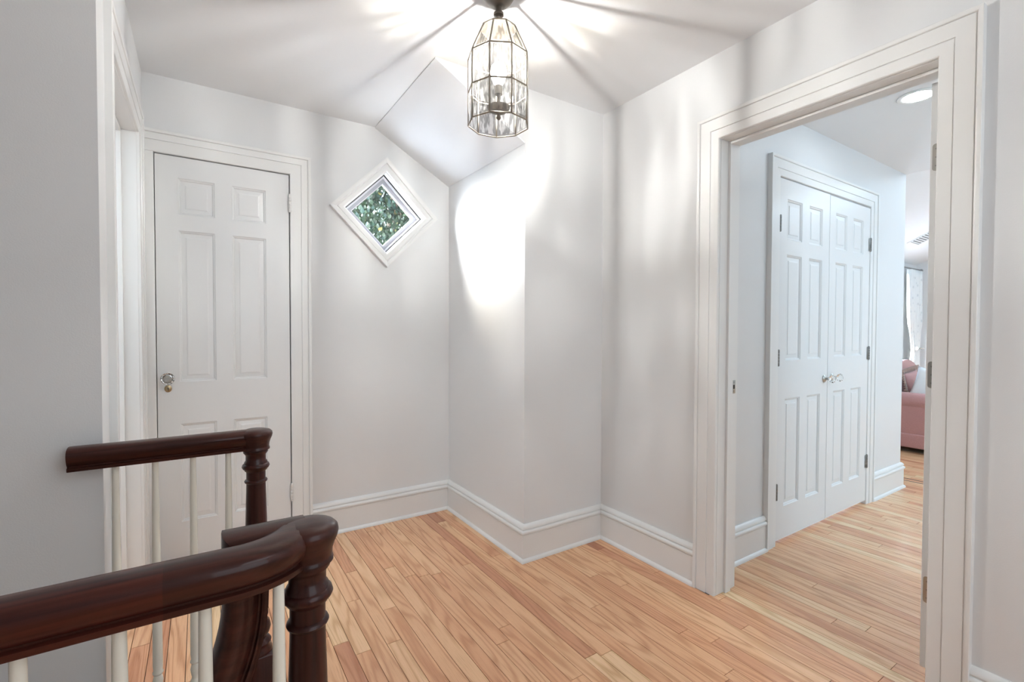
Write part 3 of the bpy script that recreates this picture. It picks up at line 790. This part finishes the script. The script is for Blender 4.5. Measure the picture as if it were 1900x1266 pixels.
# profile: height along the inward normal (left of travel), width across
GP = [(-(0.060 - b) * 1.0, a) for a, b in RP]
GP = [(-h, a) for h, a in GP]
path = gp_
bm = sweep([(x_, -z_) for x_, z_ in path], GP, lambda s, t, b: (s, YG2 + b, -t))
sub_parent(from_bm('goose_neck_rail', bm, M['rail'], None, auto=R(38)), near)

# ------------------------------------------------------------------ stairs and landing edge
st = tag(empty('staircase', (HOLE_X, (HOLE_Y0 + HOLE_Y1) / 2, 0)), 'flight of oak treads and white risers going down beside the landing', 'stairs')
RUN, RISE = 0.245, 0.19
for k in range(9):
    x1 = HOLE_X - k * RUN; z = -(k + 1) * RISE
    hw = (HOLE_Y1 - HOLE_Y0) / 2 - 0.006
    bm = bmesh.new(); lay = bm.loops.layers.float_color.new('tone')
    v, fs = bbox(bm, x1 - RUN - 0.02 - HOLE_X, x1 - HOLE_X - 0.016, -hw, hw, z - 0.028, z)
    tn = (rnd.random(), rnd.random(), 0.4, 1)
    for f in fs:
        for lp in f.loops: lp[lay] = tn
    from_bm('tread', bm, M['oak'], st)
    box('riser', (x1 - 0.016 - HOLE_X, x1 - HOLE_X - 0.001, -hw, hw, z - 0.028, z + RISE - 0.03), M['trim'], st)
tn = struct(empty('trim_6'))
for nm, b in (('nosing', (-2.39, HOLE_X, HOLE_Y0 - 0.075, HOLE_Y0, 0.0002, 0.004)), ('nosing', (XL + 0.001, HOLE_X, HOLE_Y1, HOLE_Y1 + 0.08, 0.0002, 0.004)), ('fascia', (-2.39, HOLE_X, HOLE_Y0 - 0.0045, HOLE_Y0, -0.25, -0.001)), ('fascia', (XL, HOLE_X, HOLE_Y1, HOLE_Y1 + 0.0045, -0.25, -0.001))):
    box(nm, b, M['trim'] if nm == 'fascia' else M['baluster'], tn)

# ------------------------------------------------------------------ closet hall: recessed light
rl = tag(empty('recessed_light', (3.008, 0.893, ZE)), 'round recessed downlight with white ring in the ceiling of the closet hall', 'ceiling light')
bm = bmesh.new(); lathe(bm, [(0.058, 0.0), (0.083, 0.0), (0.084, -0.003), (0.080, -0.006), (0.062, -0.005), (0.058, -0.001)], 48)
bmesh.ops.delete(bm, geom=[f for f in bm.faces if len(f.verts) > 4], context='FACES_ONLY')
from_bm('ring', bm, M['trim'], rl, smooth=True)
bm = bmesh.new(); lathe(bm, [(0.0, -0.0035), (0.060, -0.0035), (0.060, -0.0005), (0.0, -0.0005)], 48); from_bm('diffuser', bm, M['led'], rl)

# ------------------------------------------------------------------ bedroom
bw = struct(empty('window_2', ((BW0 + BW1) / 2, YW, (BZ0 + BZ1) / 2)))
hw, hz = (BW1 - BW0) / 2, (BZ1 - BZ0) / 2
ccw = lambda a, b: [(-a, -b), (a, -b), (a, b), (-a, b)]
for bm in sweep(ccw(hw, hz), WP, lambda s, t, b: (s, -b, t), closed=True, split=True): from_bm('casing', bm, M['trim'], bw, auto=R(40))
def wring(name, a0, b0, a1, b1, y0, y1, mat, dz=0.0):
    bm = bmesh.new(); prism(bm, [(p[0], p[1] + dz) for p in ccw(a1, b1)], [[(p[0], p[1] + dz) for p in ccw(a0, b0)]], lambda s, t, d: (s, d, t), y0, y1); return from_bm(name, bm, mat, bw)
wring('frame', hw - 0.03, hz - 0.03, hw, hz, 0.03, 0.11, M['vinyl_white'])
for k, dz in ((0, hz / 2 - 0.005), (1, -hz / 2 + 0.005)):
    wring('sash', hw - 0.07, hz / 2 - 0.05, hw - 0.03, hz / 2 - 0.01, 0.05 + 0.03 * k, 0.078 + 0.03 * k, M['vinyl_white'], dz)
    bm = bmesh.new(); prism(bm, [(p[0], p[1] + dz) for p in ccw(hw - 0.07, hz / 2 - 0.05)], [], lambda s, t, d: (s, d, t), 0.062 + 0.03 * k, 0.066 + 0.03 * k); from_bm('glass', bm, M['window_glass'], bw)
# curtain
cu = tag(empty('curtain', (7.39, 2.19, 1.945)), 'white curtain with faint grey sprigs tied back beside the bedroom window', 'curtain')
bm = bmesh.new(); rows = []
NZ, NX = 26, 60
for j in range(NZ):
    z = -1.90 * j / (NZ - 1)
    pin = math.exp(-((z + 1.0) / 0.30) ** 2)
    wdt = 0.40 * (1 - 0.42 * pin); cx = 0.02 + 0.07 * pin
    row = []
    for i in range(NX):
        u = i / (NX - 1)
        amp = (0.020 + 0.010 * j / NZ) * (0.6 if pin > 0.5 else 1)
        row.append(bm.verts.new((cx - wdt / 2 + wdt * u, amp * math.sin(u * 2 * math.pi * 7 + 0.5 * math.sin(3 * z)) + 0.004 * math.sin(u * 40 + z * 5), z)))
    rows.append(row)
for a, b in zip(rows, rows[1:]):
    for i in range(NX - 1): bm.faces.new((a[i], a[i + 1], b[i + 1], b[i]))
fb = from_bm('drape', bm, M['curtain'], cu, smooth=True)
sol = fb.modifiers.new('s', 'SOLIDIFY'); sol.thickness = 0.003
rod = tag(empty('curtain_rod', (6.64, 2.19, 1.955)), 'dark metal curtain rod with end bracket above the bedroom window', 'curtain rod')
bm = bmesh.new(); tube(bm, [(-0.98, 0, 0), (0.985, 0, 0)], 0.010, 12); from_bm('rod', bm, M['steel'], rod, smooth=True)
for xx in (-0.95, 0.95):
    bm = bmesh.new(); tube(bm, [(xx, 0, 0.0), (xx, 0.06, -0.02), (xx, 0.096, -0.055)], 0.009, 8); from_bm('bracket', bm, M['steel'], rod, smooth=True)
    box('bracket_plate', (xx - 0.02, xx + 0.02, 0.092, 0.0995, -0.09, 0.02), M['steel'], rod, 0.002)
    bm = bmesh.new(); lathe(bm, [(0.0, -0.02), (0.014, -0.02), (0.018, -0.006), (0.018, 0.006), (0.014, 0.02), (0.0, 0.02)], 16, ax='x')
    fo = from_bm('finial', bm, M['steel'], rod, smooth=True); fo.location = (xx * 1.03, 0, 0)
tb = tag(empty('curtain_holdback', (7.64, 2.285, 0.975)), 'square dark metal holdback catching the sprigged curtain', 'curtain holdback')
box('plate', (-0.03, 0.03, -0.008, 0.003, -0.035, 0.035), M['steel'], tb, 0.002)
bm = bmesh.new(); tube(bm, [(0, 0, 0), (0, -0.11, 0), (-0.06, -0.145, 0), (-0.26, -0.145, 0)], 0.007, 8); from_bm('arm', bm, M['steel'], tb, smooth=True)
box('knob', (-0.285, -0.255, -0.16, -0.13, -0.02, 0.02), M['steel'], tb, 0.003)
# ceiling vent on the slope
vt = tag(empty('ceiling_vent', (6.74, 1.82, SLZ(1.82) - 0.0005)), 'white louvred air vent set in the sloped bedroom ceiling', 'vent')
vt.rotation_euler = (-math.atan(0.5), 0, 0)
VL, VWd = 0.235, 0.15
bm = bmesh.new(); prism(bm, rect(-VWd, VWd, -VL, VL), [rect(-VWd + 0.025, VWd - 0.025, -VL + 0.025, VL - 0.025)], lambda s, t, d: (s, t, d), -0.008, 0.0); from_bm('frame', bm, M['trim'], vt)
box('duct', (-VWd + 0.025, VWd - 0.025, -VL + 0.025, VL - 0.025, -0.0012, -0.0002), M['steel'], vt)
for k in range(15):
    yy = -VL + 0.04 + k * 0.0278
    bm = bmesh.new(); v, _ = bbox(bm, -VWd + 0.025, VWd - 0.025, yy - 0.009, yy + 0.009, -0.0015, 0.0)
    bmesh.ops.rotate(bm, verts=bm.verts, cent=(0, yy, -0.001), matrix=Matrix.Rotation(R(25), 3, 'X')); bmesh.ops.translate(bm, verts=bm.verts, vec=(0, 0, -0.0045))
    from_bm('slat', bm, M['trim'], vt)
# armchair facing away from the window
AX, AY = 6.20, 1.72
ch = tag(empty('armchair', (AX, AY, 0)), 'dusty pink upholstered armchair with rolled arms beside the bedroom window', 'armchair')
HWc, DF, DB, DA = 0.43, -0.33, 0.27, -0.155
def soft(name, b, mat, bev, parent, seg=4): return box(name, b, mat, parent, bev, seg)
soft('base', (-HWc + 0.02, HWc - 0.02, DF + 0.01, DB, 0.05, 0.30), M['pink'], 0.02, ch)
soft('skirt_band', (-HWc, HWc, DF, DB + 0.01, 0.05, 0.185), M['pink'], 0.012, ch)
soft('seat_cushion', (-HWc + 0.15, HWc - 0.15, DF + 0.02, DB - 0.145, 0.29, 0.44), M['pink'], 0.05, ch)
for s in (-1, 1):
    x0, x1 = sorted((s * (HWc - 0.015), s * (HWc - 0.135)))
    arm = soft('arm', (x0, x1, DA + 0.02, DB - 0.02, 0.17, 0.50), M['pink'], 0.02, ch)
    bm = bmesh.new()
    prof = [(0.0, DA + 0.005), (0.055, DA + 0.006), (0.073, DA + 0.016), (0.078, DA + 0.04), (0.078, DB - 0.06), (0.06, DB - 0.03), (0.0, DB - 0.03)]
    lathe(bm, prof, 26, s * (HWc - 0.072), 0.505, 'y'); from_bm('arm_roll', bm, M['pink'], arm, auto=R(60))
    bm = bmesh.new(); tube(bm, [(s * (HWc - 0.075) + 0.056 * math.cos(t_), DA + 0.012, 0.505 + 0.056 * math.sin(t_)) for t_ in [R(a) for a in range(-60, 245, 15)]], 0.006, 6); from_bm('welt', bm, M['pink'], arm, smooth=True)
bm = bmesh.new()                                        # arched back
pts = [(-HWc + 0.10, 0.25), (HWc - 0.10, 0.25), (HWc - 0.06, 0.62)] + [((HWc - 0.06) * math.cos(R(a)), 0.62 + 0.27 * math.sin(R(a))) for a in range(12, 175, 12)] + [(-HWc + 0.06, 0.62)]
prism(bm, pts, [], lambda s, t, d: (s, d + 0.06 * max(0, t - 0.3), t), DB - 0.14, DB - 0.02)
bmesh.ops.bevel(bm, geom=[e for e in bm.edges if len(e.link_faces) == 2 and e.calc_face_angle(0) > R(60)], offset=0.035, segments=4, affect='EDGES')
from_bm('backrest', bm, M['pink'], ch, auto=R(60))
for sx in (-1, 1):
    for yy in (DF + 0.06, DB - 0.06):
        bm = bmesh.new(); lathe(bm, [(0.0, 0.0), (0.016, 0.0), (0.024, 0.055), (0.0, 0.055)], 14, sx * (HWc - 0.07), yy); from_bm('leg', bm, M['post'], ch, smooth=True)
def cushion(name, label, loc, rot, w, h, t, mat, ruffle=None):
    c = tag(empty(name, loc), label, 'cushion'); c.rotation_euler = rot
    bm = bmesh.new(); N = 14; grid = {}
    for sgn in (1, -1):
        for i in range(N + 1):
            for j in range(N + 1):
                u, v = 2 * i / N - 1, 2 * j / N - 1
                k = (max(0, 1 - u ** 2) * max(0, 1 - v ** 2)) ** 0.42
                sx = w * u * (1 - 0.10 * (1 - v * v) * abs(u)); sz = h * v * (1 - 0.10 * (1 - u * u) * abs(v))
                grid[sgn, i, j] = bm.verts.new((sx, sgn * t * k, sz))
        for i in range(N):
            for j in range(N):
                bm.faces.new((grid[sgn, i, j], grid[sgn, i + 1, j], grid[sgn, i + 1, j + 1], grid[sgn, i, j + 1]))
    bmesh.ops.remove_doubles(bm, verts=bm.verts, dist=1e-5)
    from_bm('cover', bm, mat, c, smooth=True)
    if ruffle:
        bm = bmesh.new(); n = 150; prev = None
        per = []
        for k in range(n):
            a = 4 * k / n; e = int(a) % 4; f = 2 * (a - int(a)) - 1
            u, v = ((f, -1), (1, f), (-f, 1), (-1, -f))[e]
            per.append((u, v))
        rows = []
        for k, (u, v) in enumerate(per):
            wv = 0.012 * math.sin(k * 1.9)
            rows.append((bm.verts.new((w * u * 0.93, 0, h * v * 0.93)), bm.verts.new((w * u * 0.93 + (0.045 if abs(u) > .97 else 0) * (1 if u > 0 else -1), wv, h * v * 0.93 + (0.045 if abs(v) > .97 else 0) * (1 if v > 0 else -1)))))
        for k in range(n):
            a, b = rows[k], rows[(k + 1) % n]; bm.faces.new((a[0], b[0], b[1], a[1]))
        r_ = from_bm('ruffle', bm, M['taupe'], c, smooth=True)
        sm = r_.modifiers.new('s', 'SOLIDIFY'); sm.thickness = 0.003
cushion('cushion', 'plump white pillow leaning in the pink armchair', (AX - 0.215, AY - 0.10, 0.645), (R(-10), R(14), R(-78)), 0.15, 0.17, 0.05, M['white_cloth'])
cushion('cushion', 'rose cushion edged with a taupe ruffle in the pink armchair', (AX - 0.11, AY + 0.075, 0.635), (R(-8), R(-10), R(-10)), 0.115, 0.15, 0.03, M['pink_cushion'], True)

# ------------------------------------------------------------------ outdoors
g = struct(from_bm('ground', (lambda b: (bbox(b, -40, 50, 3.2, 60, -3.3, -3.2), b)[1])(bmesh.new()), M['ground']))
tree = tag(empty('tree', (2.6, 7.4, -3.2)), 'leafy green maple filling the view through the diamond window', 'tree')
bm = bmesh.new(); tube(bm, [(0, 0, -0.05), (0.05, 0, 1.5), (-0.05, 0.05, 3.0), (0.1, 0, 4.6), (0.0, 0.1, 6.2), (0.1, 0, 8.0)], [0.24, 0.2, 0.17, 0.13, 0.09, 0.03], 12); from_bm('trunk', bm, M['bark'], tree, smooth=True)
tr_rnd = random.Random(3)
leafmats = []
lm, ln_, ll, lp = new_mat('leaf')
a_ = ln_.new('ShaderNodeAttribute'); a_.attribute_name = 'tone'
ll.new(a_.outputs['Color'], lp.inputs['Base Color']); lp.inputs['Roughness'].default_value = 0.5
tl = ln_.new('ShaderNodeBsdfTranslucent'); ll.new(a_.outputs['Color'], tl.inputs[0])
ms = ln_.new('ShaderNodeMixShader'); ms.inputs[0].default_value = 0.35
ll.new(lp.outputs[0], ms.inputs[1]); ll.new(tl.outputs[0], ms.inputs[2]); ll.new(ms.outputs[0], ln_['Material Output'].inputs[0])
fv, ff, fc = [], [], []
cen = Vector((0.1, -0.2, 6.0))
for b in range(14):
    a = tr_rnd.uniform(0, 2 * math.pi); el = tr_rnd.uniform(-0.2, 0.9)
    z0 = tr_rnd.uniform(3.6, 6.6); L = tr_rnd.uniform(1.3, 2.4)
    p0 = Vector((0, 0, z0)); d = Vector((math.cos(a) * math.cos(el), math.sin(a) * math.cos(el), math.sin(el)))
    pts = [p0 + d * L * t + Vector((tr_rnd.uniform(-.08, .08), tr_rnd.uniform(-.08, .08), 0.12 * t * t)) * (t > 0) for t in (0, .25, .5, .75, 1)]
    bm = bmesh.new(); tube(bm, pts, [0.05, 0.04, 0.03, 0.02, 0.008], 7); from_bm('branch', bm, M['bark'], tree, smooth=True)
shape = [(0, 0), (0.36, 0.35), (0.24, 0.7), (0, 1.0), (-0.24, 0.7), (-0.36, 0.35)]
clumps = []
for c in range(420):
    while True:
        p = Vector((tr_rnd.uniform(-1, 1), tr_rnd.uniform(-1, 1), tr_rnd.uniform(-1, 1)))
        if 0.25 < p.length < 1: break
    clumps.append((cen + Vector((p.x * 2.5, p.y * 2.0, p.z * 2.5)), tr_rnd.uniform(0.22, 0.5), tr_rnd.random()))
for cp, cr, ct in clumps:
    for k in range(190):
        p = cp + Vector((tr_rnd.gauss(0, .5), tr_rnd.gauss(0, .5), tr_rnd.gauss(0, .4))) * cr
        s = tr_rnd.uniform(0.040, 0.085)
        rot = Matrix.Rotation(tr_rnd.uniform(0, 6.28), 3, 'Z') @ Matrix.Rotation(tr_rnd.uniform(0.2, 1.9), 3, 'X') @ Matrix.Rotation(tr_rnd.uniform(-.8, .8), 3, 'Y')
        i0 = len(fv)
        for x_, y_ in shape: fv.append(p + rot @ Vector((x_ * s, y_ * s, -0.15 * s * abs(x_))))
        ff.append((i0, i0 + 1, i0 + 2, i0 + 3)); ff.append((i0, i0 + 3, i0 + 4, i0 + 5))
        t = tr_rnd.random() * .6 + ct * .4
        c_ = (0.007 + 0.013 * t, 0.016 + 0.024 * t, 0.008 + 0.006 * t, 1)
        if tr_rnd.random() < 0.015: c_ = (0.12, 0.10, 0.025, 1)
        fc += [c_] * 8
me = bpy.data.meshes.new('foliage'); me.from_pydata([tuple(v) for v in fv], [], ff)
at = me.color_attributes.new('tone', 'FLOAT_COLOR', 'CORNER')
at.data.foreach_set('color', [x for c in fc for x in c])
fo = link_mesh('foliage', me, lm, tree); fo['kind'] = 'stuff'
